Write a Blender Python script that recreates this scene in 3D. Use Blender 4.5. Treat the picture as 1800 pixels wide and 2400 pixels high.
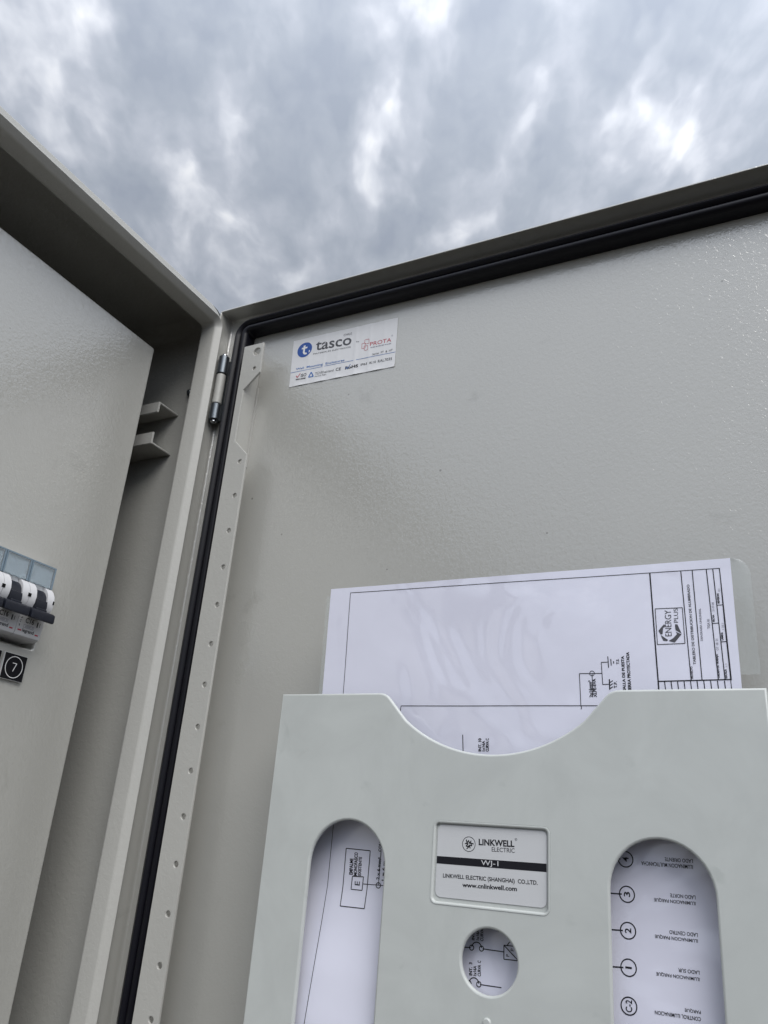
import bpy, bmesh, math, random
from mathutils import Vector, Matrix, noise as mnoise

for o in list(bpy.data.objects):
    bpy.data.objects.remove(o)
SC = bpy.context.scene
COL = SC.collection
random.seed(7)

# ------------------------------------------------------------------ camera
# calibrated from the three vanishing points of the photograph (1800 x 2400)
F = 1919.016
R = ((-0.44828089, 0.89067798, 0.0757429),      # right
     (-0.3728754, -0.10931212, -0.92141999),    # down
     (-0.81240887, -0.44129763, 0.38111444))    # forward
CAM = Vector((0.408, 0.364, 1.45))              # door sheet at x=0, cabinet rim at y=0
cam = bpy.data.cameras.new('camera')
cam.sensor_fit = 'VERTICAL'; cam.sensor_height = 36.0
cam.lens = 36.0 * F / 2400.0
cam.clip_start = 0.01; cam.clip_end = 5000
co = bpy.data.objects.new('camera', cam); COL.objects.link(co)
co.matrix_world = Matrix(((R[0][0], -R[1][0], -R[2][0], CAM.x),
                          (R[0][1], -R[1][1], -R[2][1], CAM.y),
                          (R[0][2], -R[1][2], -R[2][2], CAM.z),
                          (0, 0, 0, 1)))
SC.camera = co

# ------------------------------------------------------------------ world
SUN_EL, SUN_AZ = 50.0, 48.0          # degrees; azimuth from +x towards +y
SKY_GAIN = 0.56
world = bpy.data.worlds.new('World'); SC.world = world; world.use_nodes = True
def build_world():
    nt = world.node_tree; nt.nodes.clear()
    N = nt.nodes.new; L = nt.links.new
    out = N('ShaderNodeOutputWorld'); bg = N('ShaderNodeBackground'); L(bg.outputs[0], out.inputs[0])
    sky = N('ShaderNodeTexSky'); sky.sky_type = 'NISHITA'; sky.sun_disc = False
    sky.sun_elevation = math.radians(SUN_EL); sky.sun_rotation = math.radians(90 - SUN_AZ)
    tc = N('ShaderNodeTexCoord')
    def vm(op, a, b=None):
        n = N('ShaderNodeVectorMath'); n.operation = op
        for i, v in enumerate((a, b)):
            if v is None: continue
            if isinstance(v, (tuple, Vector)): n.inputs[i].default_value = v
            else: L(v, n.inputs[i])
        return n.outputs['Value'] if op in ('DOT_PRODUCT', 'DISTANCE', 'LENGTH') else n.outputs['Vector']
    def m(op, a, b=None, clamp=False):
        n = N('ShaderNodeMath'); n.operation = op; n.use_clamp = clamp
        for i, v in enumerate((a, b)):
            if v is None: continue
            if isinstance(v, (int, float)): n.inputs[i].default_value = v
            else: L(v, n.inputs[i])
        return n.outputs[0]
    def mr(v, a, b, c, d, kind='SMOOTHSTEP'):
        n = N('ShaderNodeMapRange'); n.interpolation_type = kind
        L(v, n.inputs[0])
        for i, q in enumerate((a, b, c, d)): n.inputs[i + 1].default_value = q
        return n.outputs[0]
    def noise(vec, scale, detail, rough=0.55, dist=0.0):
        n = N('ShaderNodeTexNoise'); n.inputs['Scale'].default_value = scale
        n.inputs['Detail'].default_value = detail; n.inputs['Roughness'].default_value = rough
        n.inputs['Distortion'].default_value = dist
        L(vec, n.inputs['Vector']); return n.outputs
    d = vm('NORMALIZE', tc.outputs['Generated'])
    fw = Vector((-0.8787, -0.4773, 0)); rt = Vector((-0.4773, 0.8787, 0))
    sep = N('ShaderNodeSeparateXYZ'); L(d, sep.inputs[0])
    t = m('DIVIDE', 1.0, m('ADD', m('MAXIMUM', sep.outputs[2], 0.0), 0.12))
    a = m('MULTIPLY', vm('DOT_PRODUCT', d, tuple(rt)), t)
    b = m('MULTIPLY', vm('DOT_PRODUCT', d, tuple(fw)), t)
    cb = N('ShaderNodeCombineXYZ'); L(m('MULTIPLY', a, 1.7), cb.inputs[0]); L(b, cb.inputs[1])
    p0 = cb.outputs[0]
    # wind-torn cloud: warp the plane coordinates with noise
    w1 = noise(p0, 2.2, 3)['Color']
    wv = vm('MULTIPLY', vm('SUBTRACT', w1, (0.5, 0.5, 0.5)), (0.16, 0.14, 0.0))
    p1 = vm('ADD', p0, wv)
    w2 = noise(p0, 8.0, 3)['Color']
    p2 = vm('ADD', p1, vm('MULTIPLY', vm('SUBTRACT', w2, (0.5, 0.5, 0.5)), (0.05, 0.07, 0.0)))
    p3 = vm('ADD', vm('ADD', p0, vm('MULTIPLY', vm('SUBTRACT', w1, (0.5, 0.5, 0.5)), (0.22, 0.20, 0.0))), vm('MULTIPLY', vm('SUBTRACT', w2, (0.5, 0.5, 0.5)), (0.26, 0.24, 0.0)))
    n1 = noise(p1, 2.6, 5, 0.55)['Fac']
    n2 = noise(p2, 6.0, 4, 0.45)['Fac']
    n3 = noise(p2, 13.0, 5, 0.5)['Fac']
    base = m('ADD', m('ADD', m('MULTIPLY', n1, 0.26), m('MULTIPLY', n2, 0.54)), m('MULTIPLY', n3, 0.20))
    # the thin bright breaks that show in the photograph (pixel -> sky direction)
    def ab(px, py):
        v = Vector((px - 900, py - 1200, F))
        w = Vector(tuple(sum(R[k][i] * v[k] for k in range(3)) for i in range(3))).normalized()
        tt = 1 / (max(w.z, 0) + 0.12)
        return w.dot(rt) * tt * 1.7, w.dot(fw) * tt
    spots = [(1520, 110, .12, .13), (1455, 225, .12, .12), (1565, 300, .10, .10), (880, 360, .15, .13), (930, 430, .12, .10),
             (420, 480, .16, .12), (500, 540, .10, .08), (190, 30, .13, .14), (60, 80, .15, .12), (250, 265, .10, .09),
             (530, 230, .13, .10), (980, 50, .11, .10), (1070, 120, .09, .10), (1230, 280, .10, .09), (1160, 340, .12, .09),
             (700, 610, .10, .08), (1660, 390, .12, .09), (120, 250, .12, .08), (1050, 550, .08, .06), (720, 290, .09, .06),
             (700, 130, .26, -.05), (400, 60, .20, -.04), (1700, 150, .18, -.06), (1350, 380, .18, -.06), (1130, 180, .16, -.05)]
    acc = base
    for px, py, r, s in spots:
        A, B = ab(px, py)
        dd = vm('DISTANCE', p3, (A + 0.0, B, 0.0))
        acc = m('ADD', acc, mr(dd, 0.0, r * 0.85, s * 0.85, 0.0))
    lum = mr(acc, 0.405, 0.705, 0.0, 1.0, 'LINEAR')
    ramp = N('ShaderNodeValToRGB'); L(lum, ramp.inputs[0])
    e = ramp.color_ramp.elements
    e[0].position = 0.0; e[0].color = (0.345, 0.385, 0.46, 1)
    e[1].position = 1.0; e[1].color = (0.97, 0.98, 1.0, 1)
    for pos, c in ((0.25, (0.40, 0.44, 0.51, 1)), (0.48, (0.49, 0.525, 0.597, 1)), (0.72, (0.67, 0.70, 0.765, 1))):
        q = e.new(pos); q.color = c
    # towards the hidden sun the veil is brighter; gentle and very wide
    sdir = Vector((math.cos(math.radians(SUN_EL)) * math.cos(math.radians(SUN_AZ)),
                   math.cos(math.radians(SUN_EL)) * math.sin(math.radians(SUN_AZ)), math.sin(math.radians(SUN_EL))))
    glow = mr(vm('DOT_PRODUCT', d, tuple(sdir)), -0.15, 1.0, 1.0, 2.5)
    cl = vm('SCALE', ramp.outputs[0]); cl.node.inputs['Scale'].default_value = 1.0
    L(glow, cl.node.inputs['Scale'])
    # a little of the clear sky shows through
    sk = vm('SCALE', sky.outputs[0]); sk.node.inputs['Scale'].default_value = 1.0
    mix = N('ShaderNodeMix'); mix.data_type = 'RGBA'; mix.inputs[0].default_value = 0.94
    L(sk, mix.inputs[6])
    c10 = vm('SCALE', cl); c10.node.inputs['Scale'].default_value = 10.0
    L(c10, mix.inputs[7])
    # overcast luminance rises from the horizon to the zenith (1 + 2 sin h) / 3
    cie = m('DIVIDE', m('ADD', 1.0, m('MULTIPLY', m('MAXIMUM', sep.outputs[2], 0.0), 2.0)), 2.27)
    fin = vm('SCALE', mix.outputs[2]); L(cie, fin.node.inputs['Scale'])
    L(fin, bg.inputs[0]); bg.inputs[1].default_value = 0.1 * SKY_GAIN
build_world()

sun = bpy.data.lights.new('sun', 'SUN'); sun.energy = 1.25; sun.angle = math.radians(45); sun.color = (1.0, 0.965, 0.91)
so = bpy.data.objects.new('sun', sun); COL.objects.link(so)
sv = Vector((math.cos(math.radians(SUN_EL)) * math.cos(math.radians(SUN_AZ)),
             math.cos(math.radians(SUN_EL)) * math.sin(math.radians(SUN_AZ)), math.sin(math.radians(SUN_EL))))
so.rotation_euler = sv.to_track_quat('Z', 'Y').to_euler(); so.location = (3, 3, 8)
SC.view_settings.view_transform = 'Standard'; SC.view_settings.look = 'None'
SC.view_settings.exposure = 0.75; SC.view_settings.gamma = 1.0
SC.render.engine = 'CYCLES'
SC.cycles.max_bounces = 8; SC.cycles.diffuse_bounces = 1; SC.cycles.transparent_max_bounces = 12
SC.render.resolution_x = 768; SC.render.resolution_y = 1024

# ------------------------------------------------------------------ materials
MATS = {}
def mat(name, color, rough=0.5, spec=0.5, metal=0.0, bump=None, mottle=None, coat=0.0, specks=None, trans=0.0, alpha=1.0, ior=1.5, coat_bump=None, smudge=None):
    """bump: list of (scale, strength, distance); mottle: (scale, amount)"""
    mt = bpy.data.materials.new(name); mt.use_nodes = True
    nt = mt.node_tree; N = nt.nodes.new; L = nt.links.new
    bs = nt.nodes['Principled BSDF']
    bs.inputs['Base Color'].default_value = (*color, 1); bs.inputs['Roughness'].default_value = rough
    bs.inputs['Metallic'].default_value = metal; bs.inputs['Specular IOR Level'].default_value = spec
    bs.inputs['IOR'].default_value = ior; bs.inputs['Alpha'].default_value = alpha
    bs.inputs['Transmission Weight'].default_value = trans
    bs.inputs['Coat Weight'].default_value = coat; bs.inputs['Coat Roughness'].default_value = 0.06
    geo = N('ShaderNodeNewGeometry')
    def nz(scale, detail=3, rough_=0.5, dist=0.0):
        n = N('ShaderNodeTexNoise'); n.inputs['Scale'].default_value = scale; n.inputs['Detail'].default_value = detail
        n.inputs['Roughness'].default_value = rough_; n.inputs['Distortion'].default_value = dist
        L(geo.outputs['Position'], n.inputs['Vector']); return n.outputs['Fac']
    col = None
    if mottle:
        cr = N('ShaderNodeMapRange'); L(nz(mottle[0], 5, 0.6, 0.6), cr.inputs[0])
        cr.inputs[1].default_value = 0.3; cr.inputs[2].default_value = 0.7
        cr.inputs[3].default_value = 1 - mottle[1]; cr.inputs[4].default_value = 1.0 + mottle[1] * 0.4
        mx = N('ShaderNodeVectorMath'); mx.operation = 'SCALE'; mx.inputs[0].default_value = color
        L(cr.outputs[0], mx.inputs['Scale']); col = mx.outputs[0]
        rr = N('ShaderNodeMapRange'); L(nz(mottle[0] * 2.3, 4), rr.inputs[0])
        rr.inputs[1].default_value = 0.3; rr.inputs[2].default_value = 0.7
        rr.inputs[3].default_value = rough * 0.88; rr.inputs[4].default_value = min(1, rough * 1.15)
        L(rr.outputs[0], bs.inputs['Roughness'])
    if specks:      # (scale, threshold, colour): sparse dirt specks with their own shape
        vo = N('ShaderNodeTexVoronoi'); vo.inputs['Scale'].default_value = specks[0]; L(geo.outputs['Position'], vo.inputs['Vector'])
        dn = N('ShaderNodeMath'); dn.operation = 'MULTIPLY_ADD'; L(nz(specks[0] * 3, 2), dn.inputs[0]); dn.inputs[1].default_value = 0.10
        L(vo.outputs['Distance'], dn.inputs[2])
        near = N('ShaderNodeMapRange'); L(dn.outputs[0], near.inputs[0])
        near.inputs[1].default_value = 0.085; near.inputs[2].default_value = 0.125; near.inputs[3].default_value = 1; near.inputs[4].default_value = 0
        sp = N('ShaderNodeSeparateColor'); L(vo.outputs['Color'], sp.inputs[0])
        pick = N('ShaderNodeMath'); pick.operation = 'GREATER_THAN'; L(sp.outputs[0], pick.inputs[0]); pick.inputs[1].default_value = specks[1]
        f = N('ShaderNodeMath'); f.operation = 'MULTIPLY'; L(near.outputs[0], f.inputs[0]); L(pick.outputs[0], f.inputs[1])
        f2 = N('ShaderNodeMath'); f2.operation = 'MULTIPLY'; L(f.outputs[0], f2.inputs[0]); f2.inputs[1].default_value = 0.75
        mx = N('ShaderNodeMix'); mx.data_type = 'RGBA'; L(f2.outputs[0], mx.inputs[0])
        if col: L(col, mx.inputs[6])
        else: mx.inputs[6].default_value = (*color, 1)
        mx.inputs[7].default_value = (*specks[2], 1); col = mx.outputs[2]
    if smudge:      # (scale, threshold, colour, amount): finger marks and rubbed dirt
        sm = N('ShaderNodeMapRange'); sm.interpolation_type = 'SMOOTHSTEP'; L(nz(smudge[0], 4, 0.55, 0.5), sm.inputs[0])
        sm.inputs[1].default_value = smudge[1]; sm.inputs[2].default_value = smudge[1] + 0.10; sm.inputs[3].default_value = 0; sm.inputs[4].default_value = smudge[3]
        mx = N('ShaderNodeMix'); mx.data_type = 'RGBA'; L(sm.outputs[0], mx.inputs[0])
        if col: L(col, mx.inputs[6])
        else: mx.inputs[6].default_value = (*color, 1)
        mx.inputs[7].default_value = (*smudge[2], 1); col = mx.outputs[2]
    if col: L(col, bs.inputs['Base Color'])
    prev = None
    for sc, st, di in (bump or []):
        bn = N('ShaderNodeBump'); bn.inputs['Strength'].default_value = st; bn.inputs['Distance'].default_value = di
        L(nz(sc, 2.0, 0.45, 0.8), bn.inputs['Height'])
        if prev: L(prev, bn.inputs['Normal'])
        prev = bn.outputs[0]
    if prev:
        L(prev, bs.inputs['Normal'])
        if coat: L(prev, bs.inputs['Coat Normal'])
    if coat_bump:
        bn = N('ShaderNodeBump'); bn.inputs['Strength'].default_value = coat_bump[1]; bn.inputs['Distance'].default_value = coat_bump[2]
        L(nz(coat_bump[0], 2.0, 0.45, 0.8), bn.inputs['Height']); L(bn.outputs[0], bs.inputs['Coat Normal'])
        bs.inputs['Coat IOR'].default_value = coat_bump[3]; bs.inputs['Coat Roughness'].default_value = coat_bump[4]
    MATS[name] = mt
    return mt
GREY = (0.478, 0.472, 0.435)
mat('paint', GREY, 0.30, 0.6, coat=0.9, bump=[(520, 0.07, 0.0005)], coat_bump=(480, 0.52, 0.0006, 2.0, 0.06), mottle=(5, 0.035), smudge=(28, 0.64, (0.30, 0.29, 0.26), 0.28), specks=(85, 0.985, (0.16, 0.15, 0.13)))
mat('paint_body', GREY, 0.35, 0.5, bump=[(330, 0.30, 0.0006)], mottle=(9, 0.04))  # body and lining: same base grey as the door paint, without the gloss coat
mat('paint_rail', (0.52, 0.515, 0.482), 0.38, 0.45, bump=[(420, 0.25, 0.0005)], mottle=(14, 0.035), specks=(70, 0.96, (0.2, 0.19, 0.17)))
mat('pocket_plastic', (0.592, 0.618, 0.598), 0.36, 0.45, bump=[(1500, 0.05, 0.0002), (20, 0.06, 0.002)], mottle=(26, 0.085), specks=(45, 0.95, (0.36, 0.39, 0.37)), smudge=(40, 0.63, (0.36, 0.39, 0.37), 0.28))
mat('rubber', (0.005, 0.005, 0.009), 0.40, 0.28, bump=[(700, 0.12, 0.0003)], specks=(260, 0.985, (0.22, 0.2, 0.18)))
mat('zinc', (0.17, 0.19, 0.21), 0.34, 0.5, metal=0.85, mottle=(120, 0.12))
mat('steel', (0.62, 0.63, 0.64), 0.22, 0.5, metal=1.0)
mat('paper', (0.86, 0.865, 1.0), 0.5, 0.35, coat=1.0, bump=[(26, 0.15, 0.0022)], coat_bump=(20, 1.0, 0.0045, 1.9, 0.05), mottle=(18, 0.02))
mat('ink', (0.009, 0.009, 0.014), 0.55, 0.3)
mat('ink_grey', (0.30, 0.30, 0.36), 0.4)
mat('ink_dark_grey', (0.075, 0.075, 0.085), 0.4)
mat('sticker_white', (0.80, 0.80, 0.81), 0.34, 0.5, bump=[(60, 0.18, 0.0012)], mottle=(40, 0.03))
mat('label_white', (0.66, 0.67, 0.685), 0.30, 0.5, bump=[(60, 0.05, 0.0008)])
mat('blue', (0.018, 0.085, 0.36), 0.35); mat('blue_mid', (0.05, 0.17, 0.48), 0.4)
mat('red', (0.52, 0.03, 0.06), 0.4)
mat('print_white', (0.85, 0.85, 0.85), 0.4)
mat('bk_body', (0.70, 0.70, 0.715), 0.36, 0.5, bump=[(900, 0.05, 0.0002)])
mat('bk_lever', (0.011, 0.013, 0.022), 0.42, 0.4)
mat('bk_print', (0.05, 0.05, 0.055), 0.5)
mat('bk_cover', (0.84, 0.91, 0.95), 0.12, 0.5, trans=0.82, ior=1.2)
mat('bk_cover_edge', (0.20, 0.27, 0.33), 0.2, 0.5)
mat('bk_card', (0.66, 0.73, 0.78), 0.5, 0.4)
mat('plate_white', (0.78, 0.78, 0.78), 0.45); mat('plate_black', (0.006, 0.006, 0.009), 0.5, 0.2)
mat('hole_shade', (0.004, 0.004, 0.005), 0.7, 0.2)  # near-black that paints in the dark of the breaker holes
mat('concrete', (0.36, 0.345, 0.32), 0.85, 0.3, bump=[(40, 0.4, 0.004)], mottle=(3, 0.15))
mat('ground', (0.034, 0.028, 0.020), 0.95, 0.2, bump=[(14, 0.5, 0.02)], mottle=(0.7, 0.25))
mat('footing', (0.33, 0.32, 0.30), 0.9, 0.3, bump=[(60, 0.4, 0.003)], mottle=(5, 0.12))

def film_material():
    mt = bpy.data.materials.new('film'); mt.use_nodes = True; nt = mt.node_tree; nt.nodes.clear()
    N = nt.nodes.new; L = nt.links.new
    o = N('ShaderNodeOutputMaterial'); p = N('ShaderNodeBsdfPrincipled'); t = N('ShaderNodeBsdfTransparent'); mx = N('ShaderNodeMixShader')
    p.inputs['Base Color'].default_value = (0.72, 0.75, 0.74, 1); p.inputs['Roughness'].default_value = 0.12
    t.inputs[0].default_value = (0.93, 0.95, 0.95, 1)
    mx.inputs[0].default_value = 0.25
    L(t.outputs[0], mx.inputs[1]); L(p.outputs[0], mx.inputs[2]); L(mx.outputs[0], o.inputs[0]); MATS['film'] = mt
film_material()

# ------------------------------------------------------------------ helpers
# "rel" coordinates are metres from the camera point along the cabinet axes
def W(p): return Vector(p) + CAM
ROOT = {}
def thing(name, label, cat, rel, group=None):
    o = bpy.data.objects.new(name, None); COL.objects.link(o); o.empty_display_size = 0.02
    o.location = W(rel); o['label'] = label; o['category'] = cat
    if group: o['group'] = group
    ROOT[o] = Vector(W(rel)); return o
def root_of(p):
    while p.parent: p = p.parent
    return ROOT.get(p, Vector((0, 0, 0)))
def mk(name, verts, faces, m, parent=None, smooth=None, label=None, recalc=True, flat_axis=None):
    base = root_of(parent) if parent else Vector((0, 0, 0))
    me = bpy.data.meshes.new(name)
    me.from_pydata([tuple(W(v) - base) for v in verts], [], [tuple(f) for f in faces])
    me.validate()
    bm = bmesh.new(); bm.from_mesh(me); bmesh.ops.recalc_face_normals(bm, faces=bm.faces) if (smooth is not False and recalc) else None
    if smooth:
        bm.normal_update()
        for f in bm.faces: f.smooth = not (flat_axis is not None and abs(f.normal[flat_axis]) > 0.9995) and len(f.verts) <= 12
        for e in bm.edges:
            if len(e.link_faces) == 1: e.smooth = False
            if len(e.link_faces) == 2 and e.calc_face_angle(0) > math.radians(smooth): e.smooth = False
    bm.to_mesh(me); bm.free()
    me.materials.append(MATS[m])
    o = bpy.data.objects.new(name, me); COL.objects.link(o)
    if parent: o.parent = parent
    if label: o['label'] = label
    if smooth and recalc and flat_axis is None:
        wn = o.modifiers.new('normals', 'WEIGHTED_NORMAL'); wn.keep_sharp = True; wn.weight = 80
    return o
def box(a, b):
    (x0, y0, z0), (x1, y1, z1) = a, b
    v = [(x, y, z) for x in (x0, x1) for y in (y0, y1) for z in (z0, z1)]
    f = [(0, 1, 3, 2), (4, 6, 7, 5), (0, 4, 5, 1), (2, 3, 7, 6), (0, 2, 6, 4), (1, 5, 7, 3)]
    return v, f
def join(*parts):
    V, Fc = [], []
    for v, f in parts:
        n = len(V); V += list(v); Fc += [tuple(i + n for i in q) for q in f]
    return V, Fc
def bevel_box(a, b, r, seg=2):
    bm = bmesh.new(); v, f = box(a, b)
    vs = [bm.verts.new(p) for p in v]
    for q in f: bm.faces.new([vs[i] for i in q])
    bmesh.ops.recalc_face_normals(bm, faces=bm.faces)
    bmesh.ops.bevel(bm, geom=list(bm.edges), offset=r, segments=seg, affect='EDGES', profile=0.5)
    bm.verts.index_update()
    out = [tuple(p.co) for p in bm.verts], [tuple(x.index for x in q.verts) for q in bm.faces]
    bm.free(); return out
def rrect(u0, u1, v0, v1, r, n=6):
    pts = []
    for cu, cv, a0 in ((u1 - r, v1 - r, 0), (u0 + r, v1 - r, 90), (u0 + r, v0 + r, 180), (u1 - r, v0 + r, 270)):
        for k in range(n + 1):
            a = math.radians(a0 + 90 * k / n); pts.append((cu + r * math.cos(a), cv + r * math.sin(a)))
    return pts
def circle(u, v, r, n=20, r2=None):
    return [(u + r * math.cos(2 * math.pi * k / n), v + (r2 or r) * math.sin(2 * math.pi * k / n)) for k in range(n)]
def sweep(prof, rect, r0, to3, caps=(False, False), n=6):
    """prof: [(inset, w)]; rect u0,u1,v0,v1; r0 outer radius -> closed loops joined"""
    V, Fc = [], []; u0, u1, v0, v1 = rect; loops = []
    for i, w in prof:
        L = rrect(u0 + i, u1 - i, v0 + i, v1 - i, max(r0 - i, 0.0008), n)
        loops.append(range(len(V), len(V) + len(L))); V += [to3(u, v, w) for u, v in L]
    for A, B in zip(loops, loops[1:]):
        m = len(A)
        for k in range(m): Fc.append((A[k], A[(k + 1) % m], B[(k + 1) % m], B[k]))
    if caps[0]: Fc.append(tuple(loops[0]))
    if caps[1]: Fc.append(tuple(reversed(loops[-1])))
    return V, Fc
door3 = lambda u, v, w: (w, u, v)           # u=y, v=z, w=x
cab3 = lambda u, v, w: (u, w, v)            # u=x, v=z, w=y
def plate(loops, depth, bev, to3, w_front, seg=2):
    """flat plate with holes: loops[0] outline, others holes; front face at w_front, solid 'depth' behind it"""
    cu = bpy.data.curves.new('tmp', 'CURVE'); cu.dimensions = '2D'; cu.fill_mode = 'BOTH'
    S = 100.0      # work in larger units so the fill is robust
    for L in loops:
        sp = cu.splines.new('POLY'); sp.points.add(len(L) - 1); sp.use_cyclic_u = True
        for p, (u, v) in zip(sp.points, L): p.co = (u * S, v * S, 0, 1)
    cu.extrude = (depth / 2 - bev) * S; cu.bevel_depth = bev * S; cu.bevel_resolution = seg; cu.offset = -bev * S
    ob = bpy.data.objects.new('tmp', cu); COL.objects.link(ob)
    dg = bpy.context.evaluated_depsgraph_get(); me = ob.evaluated_get(dg).to_mesh()
    V = [to3(p.co.x / S, p.co.y / S, w_front - depth / 2 + p.co.z / S) for p in me.vertices]
    Fc = [tuple(q.vertices) for q in me.polygons]
    ob.evaluated_get(dg).to_mesh_clear(); bpy.data.objects.remove(ob); bpy.data.curves.remove(cu)
    bm = bmesh.new(); vs = [bm.verts.new(p) for p in V]
    for q in Fc:
        try: bm.faces.new([vs[i] for i in q])
        except ValueError: pass
    bmesh.ops.remove_doubles(bm, verts=bm.verts, dist=2e-6); bm.verts.index_update()
    out = [tuple(p.co) for p in bm.verts], [tuple(x.index for x in q.verts) for q in bm.faces]
    bm.free(); return out
# pixel of the photograph -> point on a plane of the cabinet
def ray(px, py):
    v = (px - 900, py - 1200, F)
    return [sum(R[k][i] * v[k] for k in range(3)) for i in range(3)]
def on_x(p, X):
    w = ray(*p); s = X / w[0]; return (w[1] * s, w[2] * s)
def on_y(p, Y):
    w = ray(*p); s = Y / w[1]; return (-w[0] * s, w[2] * s)      # u = -x
def zoomer(ox, oy, s): return lambda x, y: (ox + x / s, oy + y / s)

TXT = {}
def glyphs(s, bold=0.0):
    k = (s, bold)
    if k in TXT: return TXT[k]
    cu = bpy.data.curves.new('tmp', 'FONT'); cu.body = s; cu.size = 1.0; cu.resolution_u = 3; cu.offset = bold
    ob = bpy.data.objects.new('tmp', cu); COL.objects.link(ob)
    dg = bpy.context.evaluated_depsgraph_get(); me = ob.evaluated_get(dg).to_mesh()
    V = [(p.co.x, p.co.y) for p in me.vertices]; Fc = [tuple(q.vertices) for q in me.polygons]
    ob.evaluated_get(dg).to_mesh_clear(); bpy.data.objects.remove(ob); bpy.data.curves.remove(cu)
    x0 = min(v[0] for v in V); x1 = max(v[0] for v in V); y0 = min(v[1] for v in V); y1 = max(v[1] for v in V)
    TXT[k] = ([((x - x0) / (x1 - x0), (y - y0) / (y1 - y0)) for x, y in V], Fc); return TXT[k]
def text2(s, o, e, up, bold=0.0):
    """string fitted to the box with corner o, baseline end e and top-left corner up (2-D)"""
    g, Fc = glyphs(s, bold)
    ex, ey = e[0] - o[0], e[1] - o[1]; ux, uy = up[0] - o[0], up[1] - o[1]
    return [(o[0] + a * ex + b * ux, o[1] + a * ey + b * uy) for a, b in g], Fc
def line2(p, q, w, step=0.004):
    n = max(1, int(math.hypot(q[0] - p[0], q[1] - p[1]) / step)); dx, dy = q[0] - p[0], q[1] - p[1]
    l = math.hypot(dx, dy); nx, ny = -dy / l * w / 2, dx / l * w / 2
    V = []; Fc = []
    for k in range(n + 1):
        x, y = p[0] + dx * k / n, p[1] + dy * k / n; V += [(x + nx, y + ny), (x - nx, y - ny)]
        if k: Fc.append((2 * k - 2, 2 * k - 1, 2 * k + 1, 2 * k))
    return V, Fc
def ring2(c, r, w, a0=0, a1=360, n=24, r2=None):
    V = []; Fc = []; r2 = r2 or r
    for k in range(n + 1):
        a = math.radians(a0 + (a1 - a0) * k / n); C_, S_ = math.cos(a), math.sin(a)
        V += [(c[0] + (r + w / 2) * C_, c[1] + (r2 + w / 2) * S_), (c[0] + (r - w / 2) * C_, c[1] + (r2 - w / 2) * S_)]
        if k: Fc.append((2 * k - 2, 2 * k - 1, 2 * k + 1, 2 * k))
    return V, Fc
def poly2(pts): return list(pts), [tuple(range(len(pts)))]
def lift(part, f):
    V, Fc = part; return [f(u, v) for u, v in V], Fc
def flat(name, part, f, m, parent, label=None):
    V, Fc = lift(part, f)
    return mk(name, V, Fc, m, parent, smooth=False, label=label)

# ------------------------------------------------------------------ setting: ground
def ground():
    me = bpy.data.meshes.new('ground'); s = 600
    me.from_pydata([(-s, -s, 0), (s, -s, 0), (s, s, 0), (-s, s, 0)], [], [(0, 1, 2, 3)]); me.materials.append(MATS['ground'])
    o = bpy.data.objects.new('ground', me); COL.objects.link(o); o['kind'] = 'structure'
ground()

# ------------------------------------------------------------------ cabinet
X0, X1, ZT, ZB = -0.3940, 0.2060, 0.3600, -0.4400        # outer sides, top, bottom
YF, YB = -0.3640, -0.5700                                # rim front, back
XD = -0.4080                                             # inner face of the door sheet
cab = thing('electrical_cabinet', 'light grey painted steel electrical cabinet with its hinged door standing open', 'cabinet', (-0.094, -0.467, -0.4518))
GUT = 0.0118                                             # the body stands this far outside the sealing lip
mk('cabinet_body', *sweep([(-GUT, YF - 0.0088), (-GUT, YB), (0.002 - GUT, YB - 0.0005)], (X0, X1, ZB, ZT), 0.004, cab3, (False, True)), 'paint_body', cab, 40)
mk('interior_lining', *sweep([(0.0020 - GUT, YF - 0.0170), (0.0020 - GUT, YB + 0.002)], (X0, X1, ZB, ZT), 0.004, cab3, (False, True)), 'paint_body', cab, 40)
rim = [(-GUT, YF - 0.0086), (-0.0110, YF - 0.0080), (-0.0003, YF - 0.0080), (0.0, YF - 0.0076), (0.0, YF - 0.0012), (0.0003, YF - 0.0004), (0.0009, YF), (0.0014, YF - 0.0003), (0.0040, YF - 0.0032), (0.0046, YF - 0.0040),
       (0.0048, YF - 0.0050), (0.0050, YF - 0.0150), (0.0048, YF - 0.0162), (0.0042, YF - 0.0166), (0.0021 - GUT, YF - 0.0168)]
mk('front_rim', *sweep(rim, (X0, X1, ZB, ZT), 0.0085, cab3, n=8), 'paint_rail', cab, 60)

# dead-front panel with the breaker window
YP = -0.4010
slot = rrect(0.2660, 0.3255, 0.0922, 0.1404, 0.0012, 3)
pan = mk('inner_panel', *plate([rrect(-0.180, 0.3675, -0.400, 0.3260, 0.0018, 3), slot], 0.012, 0.0012, lambda u, v, w: (-u, w, v), YP, 2), 'paint', cab, 35, flat_axis=1)

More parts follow.
